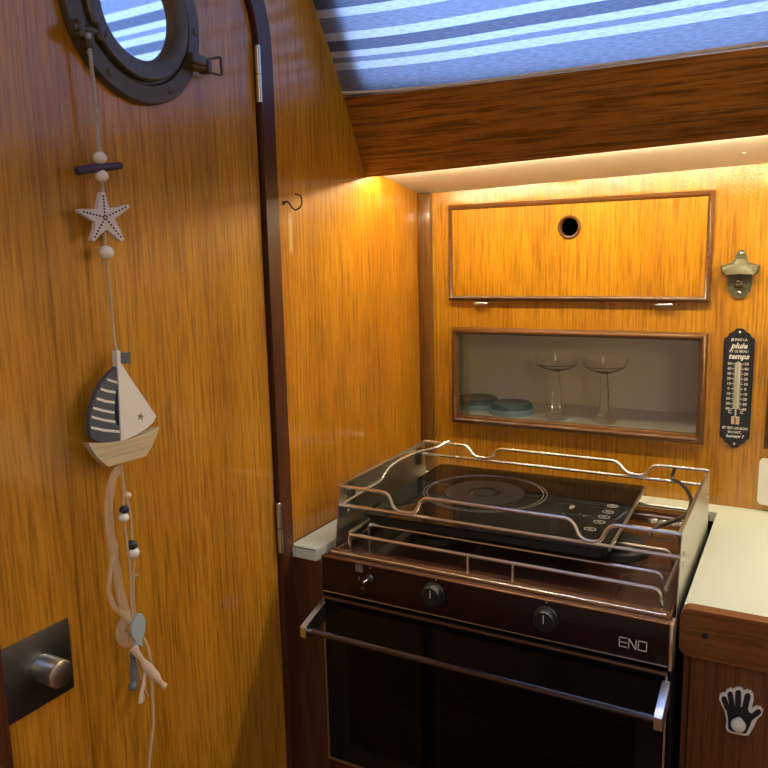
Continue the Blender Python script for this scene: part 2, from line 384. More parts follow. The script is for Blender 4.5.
# cabin side above it, with the window
B = Vector((0, -.2779, 1.5964)); UB = Vector((0, -.078, .115)).normalized(); NBB = Vector((0, UB.z, -UB.y))
def FB(a, b, d): return Vector((a, 0, 0)) + Vector((0, B.y, B.z)) + UB * b + NBB * d
WINP = [(.046, .36), (.046, .026), (.049, .016), (.058, .009), (.30, -.004), (.6, -.011), (1.15, -.018), (1.15, .36)]
struct(MB().plate(rect(-.02, 1.978, -.035, .56), [WINP], FB, .012, .03).build('wall_side', WHITE, smooth=False))
wf = struct(MB().plate(rect(.03, 1.17, -.034, .38), [WINP], FB, .0305, .04).build('window_1', STEELD))
MB().plate(rect(.032, 1.168, -.033, .378), [], FB, .0405, .045).build('pane', WPANE, wf, smooth=False)
# the rest of the cabin
struct(MB().box(-.03, 2.0, -2.7, .1, -.02, 0).build('floor', W_floor, smooth=False))
hat = rect(.35, 1.25, -1.95, -1.15)
struct(MB().plate(rect(-.03, 2.0, -2.7, -.55), [hat], FZ, 2.045, 2.065).build('ceiling', CEIL, smooth=False))
struct(MB().box(1.98, 2.0, -2.7, .02, 0, 2.045).build('wall_right', CEIL, smooth=False))
struct(MB().box(-.03, 2.0, -2.7, -2.68, 0, 2.045).build('wall_rear', WHITE, smooth=False))
wf2 = struct(MB().plate(rect(.32, 1.28, -1.98, -1.12), [rect(.36, 1.24, -1.94, -1.16)], FZ, 2.066, 2.085).build('window_2', STEELD, smooth=False))
MB().plate(rect(.33, 1.27, -1.97, -1.13), [], FZ, 2.086, 2.094).build('pane', WPANE, wf2, smooth=False)

# ------------------------------------------------------------------ door with porthole, hinges and lock
PC = (-.7205, 1.6095)
door = struct(MB().plate(arch(-.9565, -.5065, .1, 1.76, .148), [circle(PC, .06)], FX, -.024, -.0005).build('door_1', W_door, smooth=False))
def ringprof(prof, c, n=64):           # closed ring about the X axis from (radius, height) pairs
    mb = MB(); vs = []; fs = []; m = len(prof)
    for (r, h) in prof:
        for k in range(n):
            a = 2 * math.pi * k / n; vs.append((h, c[0] + r * math.cos(a), c[1] + r * math.sin(a)))
    for i in range(m):
        j = (i + 1) % m
        for k in range(n):
            l = (k + 1) % n; fs.append((i * n + k, i * n + l, j * n + l, j * n + k))
    return mb.add(vs, fs)
port = ringprof([(.058, 0), (.1, 0), (.1, .006), (.098, .009), (.080, .010), (.078, .006), (.0755, .006), (.075, .013), (.073, .015), (.060, .014), (.0535, .010), (.0525, .004), (.058, .002)], PC).build('porthole', BRONZE, door)
MB().lathe([(.0575, .0005), (.0575, .0042)], (0, *PC), 'X', 48).build('mirror_glass', MIRR, port)
for k in range(6):
    a = math.radians(-62 + 60 * k)
    MB().sphere((.0095, PC[0] + .089 * math.cos(a), PC[1] + .089 * math.sin(a)), .0042, (.45, 1, 1), 14).build('screw', BRONZE, port)
# clamp dog at the lower right of the port
a = math.radians(-18); ca, sa = math.cos(a), math.sin(a)
def loc(r, t, x): return (x, PC[0] + r * ca - t * sa, PC[1] + r * sa + t * ca)
q = onx(196, 64, .012); yc, zc = q.y, q.z
mb = MB(); mb.box(.006, .022, yc - .017, yc + .009, zc - .008, zc + .010, .003)
mb.box(.018, .026, yc - .020, yc + .004, zc - .004, zc + .006, .002)
mb.box(.008, .024, yc + .008, yc + .016, zc - .010, zc + .006, .002)
dog = mb.build('clamp_dog', BRONZE, port)
tri = [onx(u, v_, .016) for u, v_ in ((205, 60), (220.5, 57), (222, 75.5), (206, 71))]
MB().tube(fillet([tri[3], tri[0], tri[1], tri[2], tri[3]], .003), .0016, 8).build('wing_handle', BRONZE, dog)
# hinge lug at the upper left of the port
q = onx(88, 33, .014)
mb = MB(); mb.box(.008, .022, q.y - .018, q.y - .009, q.z - .008, q.z + .010, .003); mb.box(.008, .022, q.y + .006, q.y + .015, q.z - .006, q.z + .012, .003)
mb.tube([(.017, q.y - .022, q.z + .001), (.017, q.y + .018, q.z + .003)], .0042, 12); mb.box(.009, .02, q.y - .008, q.y + .004, q.z - .016, q.z + .004, .003)
mb.build('hinge_lug', BRONZE, port)
for (z0, z1) in ((1.5455, 1.618), (.9, .9755)):
    h = MB().tube([(.006, -.505, z0), (.006, -.505, (z0 + z1) / 2 - .0006)], .0043, 14).tube([(.006, -.505, (z0 + z1) / 2 + .0006), (.006, -.505, z1)], .0043, 14).build('hinge', NICKEL, door)
    MB().sphere((.006, -.505, z1), .004, (1, 1, .7), 12).build('pin_cap', NICKEL, h)
lp = MB().box(0, .003, -.9563, -.877, .8792, .9592, .0006).build('lock_plate', STEELD, door)
MB().lathe([(.0142, .003), (.0142, .0305), (.0138, .0315), (.013, .032)], (0, -.9122, .9200), 'X', 40).build('knob', CHROME, lp)

# ------------------------------------------------------------------ worktop and cabinets
outer = [(.0004, -.478), (.0505, -.478), (.0505, -.045), (.565, -.045), (.565, -.428), (1.7, -.428), (1.7, -.0006), (.0004, -.0006)]
wt = tag(MB().plate(outer, [], FZ, .884, .9).build('worktop', CREAM, smooth=False), 'cream laminate galley worktop wrapping around both sides of the stove', 'worktop')
MB().plate([(.0004, -.4784), (.0506, -.4784), (.0506, -.4774), (.0014, -.4774), (.0014, -.016), (.0004, -.016)], [], FZ, .9, .9012).build('edge_seal', BLACKM, wt, smooth=False)
prof = []
fid = MB().plate(rrect(.5625, 1.70, .8425, .9042, .012), [], FY, -.446, -.4285)
fid = fid.build('wooden_edge', W_fid, wt)
bv = fid.modifiers.new('round', 'BEVEL'); bv.width = .004; bv.segments = 3; bv.limit_method = 'ANGLE'; bv.angle_limit = math.radians(50)
p = ony(705, 636, -.446); MB().lathe([(.004, -.4464), (.004, -.4455)], (p.x, 0, p.z), 'Y', 16).build('screw_plug', BLACKM, wt)
cab = thing('base_cabinet', 'dark mahogany base cabinet under the right worktop, with a hand shaped hook', 'cabinet', (.9, -.22, 0))
mb = MB(); mb.box(.5675, .575, -.428, -.05, 0, .8835); mb.box(.575, 1.7, -.06, -.05, 0, .8835); mb.box(1.69, 1.7, -.428, -.06, 0, .8835); mb.box(.575, 1.69, -.42, -.06, .1, .112)
mb.box(.5675, .5745, -.4325, -.428, 0, .842); mb.box(.5745, 1.7, -.4325, -.428, .825, .842)
mb.build('carcass', W_cab, cab, smooth=False)
MB().box(.5755, 1.1, -.4385, -.4285, .12, .841, .0015).build('door', wood('mahogany_door', (.09, .027, .007), (.15, .05, .012), (.21, .08, .02), 'Z', gloss=.22, coat=.5), cab)
mb = MB(); mb.box(.0005, .0585, -.4745, -.0006, 0, .8836, .001)
struct(mb.build('trim_5', W_dark))
struct(MB().box(.0588, .567, -.46, -.0006, .525, .55).build('trim_6', W_dark, smooth=False))

# ------------------------------------------------------------------ wall lockers on the back wall
def frame_xz(mb, x0, x1, z0, z1, w, y0, y1):
    """mitred half round moulding around a rectangle"""
    n = 6; vs = []; fs = []; m = n + 1
    prof = [(0, y0)] + [(w * (k / n), y0 + (y1 - y0) * math.sin(math.pi * (k + .6) / (n + 1.2))) for k in range(n + 1)] + [(w, y0)]
    m = len(prof)
    for (sx, sz, cx, cz) in ((1, 1, x0, z0), (-1, 1, x1, z0), (-1, -1, x1, z1), (1, -1, x0, z1)):
        for (t, y) in prof: vs.append((cx + sx * t, y, cz + sz * t))
    for i in range(4):
        j = (i + 1) % 4
        for k in range(m):
            l = (k + 1) % m; fs.append((i * m + k, i * m + l, j * m + l, j * m + k))
    return mb.add(vs, fs)
flap = thing('locker_flap', 'drop down teak locker door with a round finger hole, under the lit soffit', 'cupboard', (.299, 0, 1.248))
HC = (.2986, 1.3795)
MB().plate(rect(.0655, .533, 1.2505, 1.4265), [circle(HC, .0165, 32)], FY, -.0085, -.0005).build('panel', W_flap, flap, smooth=False)
frame_xz(MB(), .0625, .5358, 1.2478, 1.4297, .0115, -.0008, -.015).build('frame_moulding', W_mould, flap, ang=60)
mb = MB(); vs = []; n = 40
pr = [(.0155, -.0006), (.0155, -.010), (.0165, -.0125), (.0185, -.0130), (.0205, -.0115), (.021, -.0085), (.0166, -.0085), (.0166, -.0006)]
fs = []
for (r, h) in pr:
    for k in range(n): vs.append((HC[0] + r * math.cos(2 * math.pi * k / n), h, HC[1] + r * math.sin(2 * math.pi * k / n)))
for i in range(len(pr)):
    j = (i + 1) % len(pr)
    for k in range(n): fs.append((i * n + k, i * n + (k + 1) % n, j * n + (k + 1) % n, j * n + k))
mb.add(vs, fs).build('finger_hole_ring', W_mould, flap)
for x in (.131, .4655):
    MB().tube([(x - .0125, -.009, 1.2425), (x + .0125, -.009, 1.2425)], .0045, 12).tube([(x - .017, -.009, 1.2425), (x + .0145, -.009, 1.2425)], .0018, 8).build('hinge', NICKEL, flap)
# dark space behind the flap
mb = MB(); mb.box(.085, .515, .12, .125, 1.265, 1.415); mb.box(.085, .09, .0185, .12, 1.265, 1.415); mb.box(.51, .515, .0185, .12, 1.265, 1.415); mb.box(.09, .51, .0185, .12, 1.265, 1.27); mb.box(.09, .51, .0185, .12, 1.41, 1.415)
mb.build('locker_box', DARKIN, flap, smooth=False)

cub = thing('glazed_cubby', 'recessed glass fronted cubby in the back wall above the stove, with a mahogany frame', 'cupboard', (.3, 0, 1.0))
frame_xz(MB(), .067, .5352, 1.0045, 1.1965, .0135, -.0005, -.014).build('frame_moulding', W_mould, cub, ang=60)
mb = MB(); x0, x1, z0, z1 = .022, .56, 1.0185, 1.1905
mb.box(x0, x1, .0185, .2, z0 - .005, z0); mb.box(x0, x1, .0185, .2, z1, z1 + .005); mb.box(x0, x1, .195, .2, z0, z1)
mb.box(x0 - .005, x0, .0185, .2, z0 - .005, z1 + .005); mb.box(x1, x1 + .005, .0185, .2, z0 - .005, z1 + .005)
mb.build('lining', CUBBY, cub, smooth=False)
MB().box(.0755, .5285, .004, .008, 1.019, 1.19).build('pane', PANE, cub, smooth=False)
MB().box(.076, .098, .0085, .0125, 1.019, 1.19).build('spare_pane', glassy('green_edge_glass', (.80, .90, .84), .96, .05), cub, smooth=False)

# right-hand locker, only its frame edge shows
lk = thing('wall_locker', 'second mahogany framed locker at the right edge, right of the thermometer', 'cupboard', (.85, 0, 1.0))
frame_xz(MB(), .6275, 1.1, 1.0065, 1.1965, .0135, -.0005, -.014).build('frame_moulding', W_mould, lk, ang=60)
MB().box(.638, 1.09, -.006, -.0005, 1.016, 1.187).build('panel', W_flap, lk, smooth=False)

# goblets and dishes in the cubby
def goblet(x, y, label):
    g = thing('goblet', label, 'glass', (x, y, 1.0187), 'stemmed glasses in the cubby'); z = 1.0187
    MB().lathe([(.0215, 0), (.022, .004), (.019, .010), (.011, .014), (.0075, .018)], (x, y, z), 'Z', 28).build('foot', GOBLET, g)
    MB().lathe([(.0085, .0182), (.0098, .024), (.0088, .05), (.0060, .085), (.0050, .092)], (x, y, z), 'Z', 8).build('stem', GOBLET, g)
    MB().lathe([(.005, .0922), (.014, .0945), (.030, .1), (.0385, .1065), (.0412, .121), (.0402, .121), (.0376, .1075), (.0292, .1012), (.012, .0962), (.002, .0945)], (x, y, z), 'Z', 36, True, False).build('bowl', GOBLET, g)
goblet(.2635, .046, 'clear stemmed coupe glass in the cubby, the one nearer the blue dishes')
goblet(.3545, .046, 'clear stemmed coupe glass in the cubby, farther right from the blue dishes')
def dish(x, y, r, h, label):
    d = thing('dish', label, 'dish', (x, y, 1.0187), 'upturned dishes in the cubby')
    MB().lathe([(r, 0), (r * 1.0, h * .45), (r * .97, h * .5)], (x, y, 1.0187), 'Z', 40).build('rim', TEALL, d)
    MB().lathe([(r * .97, h * .5), (r * .95, h * .8), (r * .86, h), (r * .82, h * .96), (0.001, h * .93)], (x, y, 1.0187), 'Z', 40, False, False).build('base', TEAL, d)
dish(.079, .098, .046, .021, 'shallow blue dish upside down in the left corner of the cubby')
dish(.167, .064, .044, .022, 'shallow blue dish upside down in the cubby, between its neighbour and the glasses')

# ------------------------------------------------------------------ LED strip behind the coaming
led = thing('led_strip', 'warm LED light strip tucked behind the wooden coaming', 'light', (.6, -.19, 1.47))
mb = MB(); mb.box(.003, 1.96, -.1925, -.1825, 1.4765, 1.4785)
for p in (mb.v): p.z += .0197 * p.x
mb.build('backing_tape', WPLAS, led, smooth=False)
x = .003
while x < 1.95:
    q0 = MB().box(x, x + .007, -.191, -.185, 1.4738, 1.4764)
    for p in q0.v: p.z += .0197 * p.x
    q0.build('diode', LED, led, smooth=False); x += .02

# ------------------------------------------------------------------ blind
def hem(x): return .005 - .0145 * (1 - math.exp(-max(0, x) / .12)) if x > 0 else .005
nx, ny = 44, 30; vs = []; uv = []
for j in range(ny + 1):
    for i in range(nx + 1):
        x = .004 + 1.16 * i / nx; s0 = hem(x); s = s0 + (.46 - s0) * j / ny
        w = .0012 * math.sin(x * 23 + s * 9) * (1 - j / ny) + .0008 * math.sin(s * 31 + x * 7)
        xe = x + (-.012 * (s / .15) if False else 0)
        q = FB(xe, s, -.004 + w - .006 * math.exp(-((s - .0) / .02) ** 2) * .5); vs.append(q); uv.append((x, s - s0 * .85))
fs = [(j * (nx + 1) + i, j * (nx + 1) + i + 1, (j + 1) * (nx + 1) + i + 1, (j + 1) * (nx + 1) + i) for j in range(ny) for i in range(nx)]
bl = thing('window_blind', 'blue and grey striped linen blind over the sloping cabin window', 'blind', (.6, -.3, 1.6))
me = bpy.data.meshes.new('fabric'); me.from_pydata([tuple(v_) for v_ in vs], [], fs); me.materials.append(LINEN); me.shade_smooth()
ul = me.uv_layers.new(name='UVMap')
for lp_ in me.loops: ul.data[lp_.index].uv = (uv[lp_.vertex_index][0], max(0.0005, uv[lp_.vertex_index][1]))
fo = bpy.data.objects.new('fabric', me); COL.objects.link(fo); fo.parent = bl; fo.matrix_parent_inverse = Matrix.Translation(bl.location).inverted()
mb = MB(); mb.tube([FB(.004 + 1.16 * i / 60, hem(.004 + 1.16 * i / 60) - .0008, -.0065) for i in range(61)], .0019, 8)
mb.build('hem', HEM, bl)

# ------------------------------------------------------------------ cup hook on the bulkhead
hk = [((283.5, 203), 0), ((286.7, 201.4), .006), ((289.3, 203.4), .009), ((292.4, 208), .012), ((296, 209.7), .014), ((300.7, 206.6), .016), ((301.8, 200.8), .017), ((300.2, 195.6), .017), ((295.5, 194), .017)]
ch = thing('cup_hook', 'small dark wire hook screwed into the bulkhead above a pale stain', 'hook', (0, -.447, 1.415))
MB().tube(spline([onx(*p, x) for p, x in hk]), .0013, 8).build('wire', plain('dark_wire', (.05, .025, .02), .4, .6), ch)
p0 = onx(283.5, 203, 0); MB().lathe([(.0035, 0), (.0032, .001), (.0018, .0022)], (0, p0.y, p0.z), 'X', 14).build('collar', BRONZE, ch)

# ------------------------------------------------------------------ bottle opener
bo = thing('bottle_opener', 'cast metal wall mounted bottle opener above the thermometer', 'bottle opener', (.578, 0, 1.254))
def oc(pts): return [(.5783 + a, 1.294 + b) for a, b in pts]
tong = [(-.0075, .030), (-.0045, .037), (0, .0392), (.0045, .037), (.0075, .030), (.011, .018), (.018, .0), (.0185, -.018), (.0165, -.029), (.010, -.0365), (0, -.0395), (-.010, -.0365), (-.0165, -.029), (-.0185, -.018), (-.018, 0), (-.011, .018)]
MB().plate(oc(tong), [], FY, -.0045, -.0003).build('back_plate', PEWTER, bo)
front = [(-.0285, .004), (-.012, .0005), (0, -.0005), (.012, .0005), (.0285, .004)]
hood = [(-.008, .027), (.008, .027), (.0115, .0185), (.0295, .0135), (.0285, .0035), (.024, -.001), (.011, -.0005), (0, .0005), (-.011, -.0005), (-.024, -.001), (-.0285, .0035), (-.0295, .0135), (-.0115, .0185)]
vs = []; fs = []; n = len(hood)
for (yy, f, dz) in ((-.0045, 1.0, 0), (-.010, 1.0, 0), (-.0175, .86, -.0005), (-.0195, .7, -.001)):
    for (a_, b_) in hood:
        zz = .012 + (b_ - .012) * (f if b_ > .012 else (1 if f > .8 else .93)); y_ = yy
        if b_ > .016: y_ = -.0045 + (yy + .0045) * .45
        vs.append((.5783 + a_ * (f * .5 + .5), y_, 1.294 + zz + dz))
for i in range(3):
    for k in range(n): fs.append((i * n + k, i * n + (k + 1) % n, (i + 1) * n + (k + 1) % n, (i + 1) * n + k))
m4 = MB().add(vs, fs); m4.f.append(tuple(3 * n + k for k in range(n))); m4.f.append(tuple(range(n)))
m4.build('hood', PEWTER, bo, ang=50)
MB().box(.5783 - .007, .5783 + .007, -.011, -.0045, 1.272, 1.279, .002).sphere((.5783, -.0075, 1.281), .006, (1, .8, .7)).build('tooth', plain('dark_cast', (.10, .08, .06), .4, .8), bo)
for zc in (1.3265, 1.2635): MB().sphere((.5783, -.0045, zc), .0032, (1, .5, 1), 14).build('screw', NICKEL, bo)

# ------------------------------------------------------------------ thermometer
th = thing('thermometer', 'tall black enamel wall thermometer with white French lettering', 'thermometer', (.5815, 0, 1.004))
TC = .5825; zt, zb = 1.2054, 1.0041
def tx(a, z): return (TC + a, z)
W2 = .0232
hs = [(0, zt), (.006, zt - .0008), (.0095, zt - .006), (.0155, zt - .0085), (.0175, zt - .0135), (W2, zt - .0175), (W2, zb + .0175), (.0175, zb + .0135), (.0155, zb + .0085), (.0095, zb + .006), (.006, zb + .0008), (0, zb)]
out = [(TC + a, z) for a, z in hs] + [(TC - a, z) for a, z in reversed(hs[1:-1])]
pl = MB().plate(out, [], FY, -.0035, -.0004).build('plate', THERM, th)
def tz(v_): return ony(738, v_, -.004).z
def FT(zc): return lambda a, b, d: Vector((TC + a, d, zc + b))
mb = MB(); xs_ = .94
for it_, (txt, v_, s, sh, bo_) in enumerate((('JE FAIS LA', 339.8, .0056, 0, .0001), ('pluie', 346, .0125, .3, .0004), ('ET LE BEAU', 351.4, .0056, 0, .0001), ('temps', 356.6, .0125, .3, .0004),
                        ('ET EST-CE BON', 428.6, .0056, 0, .0001), ('EN FAIT,', 432.6, .0056, 0, .0001), ('humeur ?', 436.6, .0070, .3, .0002))):
    text_mb(mb, txt, s, FT(tz(v_)), -.0041, -.0036, sh, 'CENTER', bo_)
    mb.build('lettering', PRINT, th, smooth=False); mb = MB()
mb = MB(); labs = ['50', '40', '30', '20', '10', '0', '10', '20', '30', '40']
for k, l in enumerate(labs):
    zz = tz(363.9 + 5.03 * k)
    for sx in (-1, 1):
        text_mb(mb, l, .0062, lambda a, b, d, sx=sx: Vector((TC + sx * .0128 + a, d, zz + b)), -.0041, -.0036, 0, 'CENTER', .0001)
        mb.box(TC + sx * .0068 - .0022, TC + sx * .0068 + .0022, -.0041, -.0036, zz - .0004, zz + .0004)
        for j in range(1, 5):
            if k < 9: mb.box(TC + sx * .0056 - .0010, TC + sx * .0056 + .0010, -.0041, -.0036, zz - .0018 * j - .00015, zz - .0018 * j + .00015)
for sx in (-1, 1): text_mb(mb, 'C', .0075, lambda a, b, d, sx=sx: Vector((TC + sx * .009 + a, d, tz(412.3) + b)), -.0041, -.0036, 0, 'CENTER', .0001)
mb.build('scale', PRINT, th, smooth=False)
zt0, zb0 = tz(362.5), tz(409)
MB().box(TC - .0042, TC + .0042, -.0046, -.0036, zb0, zt0, .0003).build('tube_backing', TUBEBED, th)
tb = MB().tube([(TC, -.0065, tz(417)), (TC, -.0065, tz(361))], .0015, 10).build('tube', plain('tube_white', (.42, .45, .40), .15), th)
mb = MB(); mb.tube([(TC, -.0066, tz(424)), (TC, -.0066, tz(404))], .0013, 10); mb.build('liquid', RIVER, th)
zz = tz(420.5)
mb = MB(); 
for dz in (-.0055, -.0028, 0, .0028, .0055): mb.tube([(TC - .0062, -.0048, zz + dz), (TC + .0062, -.0048, zz + dz)], .0011, 8)
mb.build('bulb_guard', plain('guard_cream', (.62, .52, .40), .4), th)
for z_ in (zt - .0065, zb + .0065): MB().sphere((TC, -.0035, z_), .0024, (1, .6, 1), 12).build('screw', NICKEL, th)

# ------------------------------------------------------------------ socket
so = thing('wall_socket', 'white plastic wall socket at the right edge above the worktop', 'socket', (.66, 0, .91))
MB().plate(rrect(.6225, .7, .9125, .9905, .008), [], FY, -.011, -.0005).build('cover', WPLAS, so)
MB().plate(circle((.66, .948), .022, 32), [], FY, -.0125, -.0111).build('outlet', WPLAS, so)

# ------------------------------------------------------------------ hand hook
hh = thing('hand_hook', 'black and white hand shaped hook on the right cabinet door', 'hook', (.636, -.44, .75))
S_ = 4.577
def hp(pts, y): return pxY([(690 + a / S_, 600 + b / S_) for a, b in pts], y)
YH = -.4385
white = [(172, 592), (165, 575), (168, 540), (160, 500), (146, 472), (134, 445), (138, 427), (152, 420), (164, 420), (166, 408), (183, 399), (198, 404), (206, 398), (222, 394), (238, 399), (246, 410), (262, 407), (281, 413), (292, 430), (291, 455), (282, 492), (300, 481), (322, 484), (335, 499), (330, 518), (308, 538), (297, 565), (282, 592), (270, 611), (250, 613), (222, 607), (192, 602)]
MB().plate(hp(white, YH), [], FY, YH - .004, YH + .0002).build('backing', WPLAS, hh)
mb = MB(); yb = YH - .0048
palm = [(166, 482), (185, 486), (205, 482), (235, 482), (262, 478), (272, 505), (288, 515), (284, 545), (272, 575), (258, 601), (225, 598), (192, 592), (177, 580), (176, 535)]
mb.plate(hp(palm, YH), [], FY, yb, YH - .0041)
for (a0, b0, a1, b1, r) in ((157, 444, 174, 490, 12), (185, 423, 197, 490, 12.5), (222, 417, 221, 490, 13.5), (265, 432, 252, 490, 14), (314, 504, 278, 530, 13)):
    ang = math.atan2(b1 - b0, a1 - a0); c = []
    for k in range(9): t = ang + math.pi / 2 + math.pi * k / 8; c.append((a0 + r * math.cos(t), b0 + r * math.sin(t)))
    for k in range(2): t = ang - math.pi / 2 + math.pi * k; c.append((a1 + r * math.cos(t), b1 + r * math.sin(t)))
    mb.plate(hp(c, YH), [], FY, yb - .0001 * len(mb.v) / 100, YH - .0041)
mb.build('hand_print', BLACKM, hh, smooth=False)
p = ony(690 + 222 / S_, 600 + 566 / S_, YH - .012)
MB().lathe([(.0045, -.0049), (.0045, -.012), (.0075, -.0125), (.0085, -.015), (.0075, -.0185), (.004, -.020), (.0005, -.0203)], (p.x, YH, p.z), 'Y', 24).build('peg', WPLAS, hh)

# ================================================================== STOVE
st = thing('gas_stove', 'brown enamel marine gas stove with oven, between the two worktops', 'stove', (.312, -.27, .5502))
# body as a shell around an oven cavity
mb = MB(); X0, X1 = .069, .5565
mb.box(X0, X0 + .02, -.464, -.06, .562, .858); mb.box(X1 - .02, X1, -.464, -.06, .562, .858); mb.box(X0 + .02, X1 - .02, -.075, -.06, .562, .858)
mb.box(X0 + .02, X1 - .02, -.464, -.075, .562, .584); mb.box(X0 + .02, X1 - .02, -.464, -.075, .82, .858)
bd = mb.build('body', CAVITY, st, smooth=False)
for x in (.10, .52):
    for y in (-.43, -.10): MB().lathe([(.012, .5502), (.012, .562)], (x, y, 0), 'Z', 16).build('foot', BLACKP, st)
mb = MB()
for z in (.66, .735):
    for y in [-.45 + .03 * i for i in range(12)]: mb.tube([(X0 + .022, y, z), (X1 - .022, y, z)], .0015, 6)
    for x in (X0 + .024, X1 - .024): mb.tube([(x, -.455, z), (x, -.09, z)], .003, 6)
mb.build('oven_rack', STEELD, st)
# control panel
cp = MB().box(.0685, .557, -.49, -.4645, .8455, .8985, .0015).build('control_panel', PANELB, st)
mb = MB(); t = .0007; y = -.4903
mb.tube([(.0692, y, .8985), (.0692, y, .8463), (.5562, y, .8463)], .0008, 6)
mb.build('outline_trim', NICKEL, cp)
mb = MB(); mb.box(.5572, .5615, -.4915, -.470, .842, .9005, .001); mb.build('end_trim', STEEL, cp)
MB().box(.0685, .557, -.4905, -.4785, .8987, .9005, .0006).build('top_strip', plain('bronze_strip', (.20, .10, .06), .25, .6), cp)
# knobs
for (u, v_) in ((431, 596.5), (544, 621.5)):
    p = ony(u, v_, -.502)
    kn = MB().lathe([(.0160, -.4906), (.0160, -.4925), (.0138, -.494), (.0132, -.504), (.0126, -.505), (.0005, -.5052)], (p.x, 0, p.z), 'Y', 36)
    for k in range(24):
        a = 2 * math.pi * k / 24; kn.box(-.0005, .0005, -.5035, -.4945, .0128, .0138, 0, 1, Matrix.Translation((p.x, 0, p.z)) @ Matrix.Rotation(a, 4, 'Y'))
    kn = kn.build('knob', BLACKP, cp)
    MB().box(p.x - .0005, p.x + .0005, -.5056, -.505, p.z - .0015, p.z + .0095).build('pointer', PRINT, kn, smooth=False)
    rr = MB()
    n = 28
    for k in range(n):
        a = math.radians(-20 + 160 * k / n)
        if k % 2 == 0: rr.box(-.0004, .0004, -.4934, -.4922, .0139, .0156, 0, 1, Matrix.Translation((p.x, 0, p.z)) @ Matrix.Rotation(a - math.radians(70), 4, 'Y'))
    rr.build('scale_ring', PRINTG, kn, smooth=False)
p = ony(369, 579, -.495)
ig = MB().lathe([(.006, -.4906), (.006, -.493), (.0045, -.4945), (.0035, -.4945)], (p.x, 0, p.z), 'Y', 20).build('igniter_switch', STEELD, cp)
MB().tube([(p.x, -.4945, p.z), (p.x - .003, -.506, p.z - .002)], [.0017, .0022], 10).build('toggle', NICKEL, ig)
y0, y1 = -.4907, -.4899
def sym(): mb.build('printed_symbol', PRINTG, cp, smooth=False); return MB()
mb = MB()
def dot(u, v_, r=.0011): q = ony(u, v_, -.4905); mb.plate(circle((q.x, q.z), r, 10), [], FY, y0, y1)
dot(370, 568.2); mb = sym(); dot(436, 580); mb = sym(); dot(546.5, 602.5); mb = sym()
q = ony(359, 578.5, -.4905); mb.box(q.x - .0007, q.x + .0007, y0, y1, q.z - .0025, q.z + .0025); mb = sym()
q = ony(362.5, 588, -.4905); mb.plate([(q.x - .0008, q.z - .0015), (q.x + .0008, q.z - .0015), (q.x, q.z + .0018)], [], FY, y0, y1); mb = sym()
q = ony(359, 568.3, -.4905); mb.plate(rect(q.x - .0055, q.x + .0055, q.z - .005, q.z + .005), [rect(q.x - .0045, q.x + .0045, q.z - .004, q.z + .004)], FY, y0, y1)
mb.box(q.x - .0032, q.x + .0032, y0, y1, q.z + .0008, q.z + .0022); mb.box(q.x - .0032, q.x + .0032, y0, y1, q.z - .0026, q.z - .0002)
mb = sym()
# ENO in outlined wide capitals
mb = MB(); a = ony(619, 638.5, -.4905); b = ony(646.5, 651.5, -.4905); LH = .0125; x = a.x; w = (b.x - a.x)
zc = .8657; t = .00085; z0, z1 = zc - LH / 2, zc + LH / 2
def bar(xa, xb, za, zb): mb.box(xa, xb, y0, y1, za, zb)
lw = w * .29; g_ = w * .055
bar(x, x + t, z0, z1)
for zz in (z0, zc - t / 2, z1 - t): bar(x, x + lw, zz, zz + t)
x2 = x + lw + g_; bar(x2, x2 + t, z0, z1); bar(x2 + lw - t, x2 + lw, z0, z1)
mb.plate([(x2, z1), (x2 + t * 1.4, z1), (x2 + lw, z0), (x2 + lw - t * 1.4, z0)], [], FY, y0, y1)
x3 = x2 + lw + g_; mb.plate(rrect(x3, x3 + lw * 1.1, z0, z1, .0012), [rrect(x3 + t, x3 + lw * 1.1 - t, z0 + t, z1 - t, .0006)], FY, y0, y1)
mb.build('maker_lettering', PRINT, cp, smooth=False)
# hob deck: pressed enamel tray with steps
prof = [(-.476, .860), (-.476, .9005), (-.462, .9035), (-.459, .9), (-.450, .8995), (-.447, .8965), (-.438, .8965), (-.434, .890), (-.09, .890), (-.084, .9), (-.062, .9), (-.062, .860)]
mb = MB(); k = len(prof)
mb.add([(.0705, y, z) for y, z in prof] + [(.5555, y, z) for y, z in prof], [(i, (i + 1) % k, k + (i + 1) % k, k + i) for i in range(k)] + [tuple(range(k)), tuple(range(2 * k - 1, k - 1, -1))])
mb.build('hob_deck', ENAMEL, st, ang=20)
for x_ in (.0705, .550): MB().box(x_, x_ + .0055, -.458, -.09, .8905, .9, .002).build('deck_side_rim', ENAMEL, st)
MB().tube([(.078, -.477, .9045), (.5515, -.477, .9045)], .0011, 8).build('front_trim', STEEL, st)
for (x, y) in ((.18, -.32), (.452, -.262)):
    bu = MB().lathe([(.042, .8902), (.040, .899), (.034, .902), (.030, .902)], (x, y, 0), 'Z', 36).build('burner', BLACKM, st)
    MB().lathe([(.026, .9022), (.034, .904), (.034, .909), (.030, .911), (.0005, .9115)], (x, y, 0), 'Z', 36).build('burner_cap', BLACKM, bu)
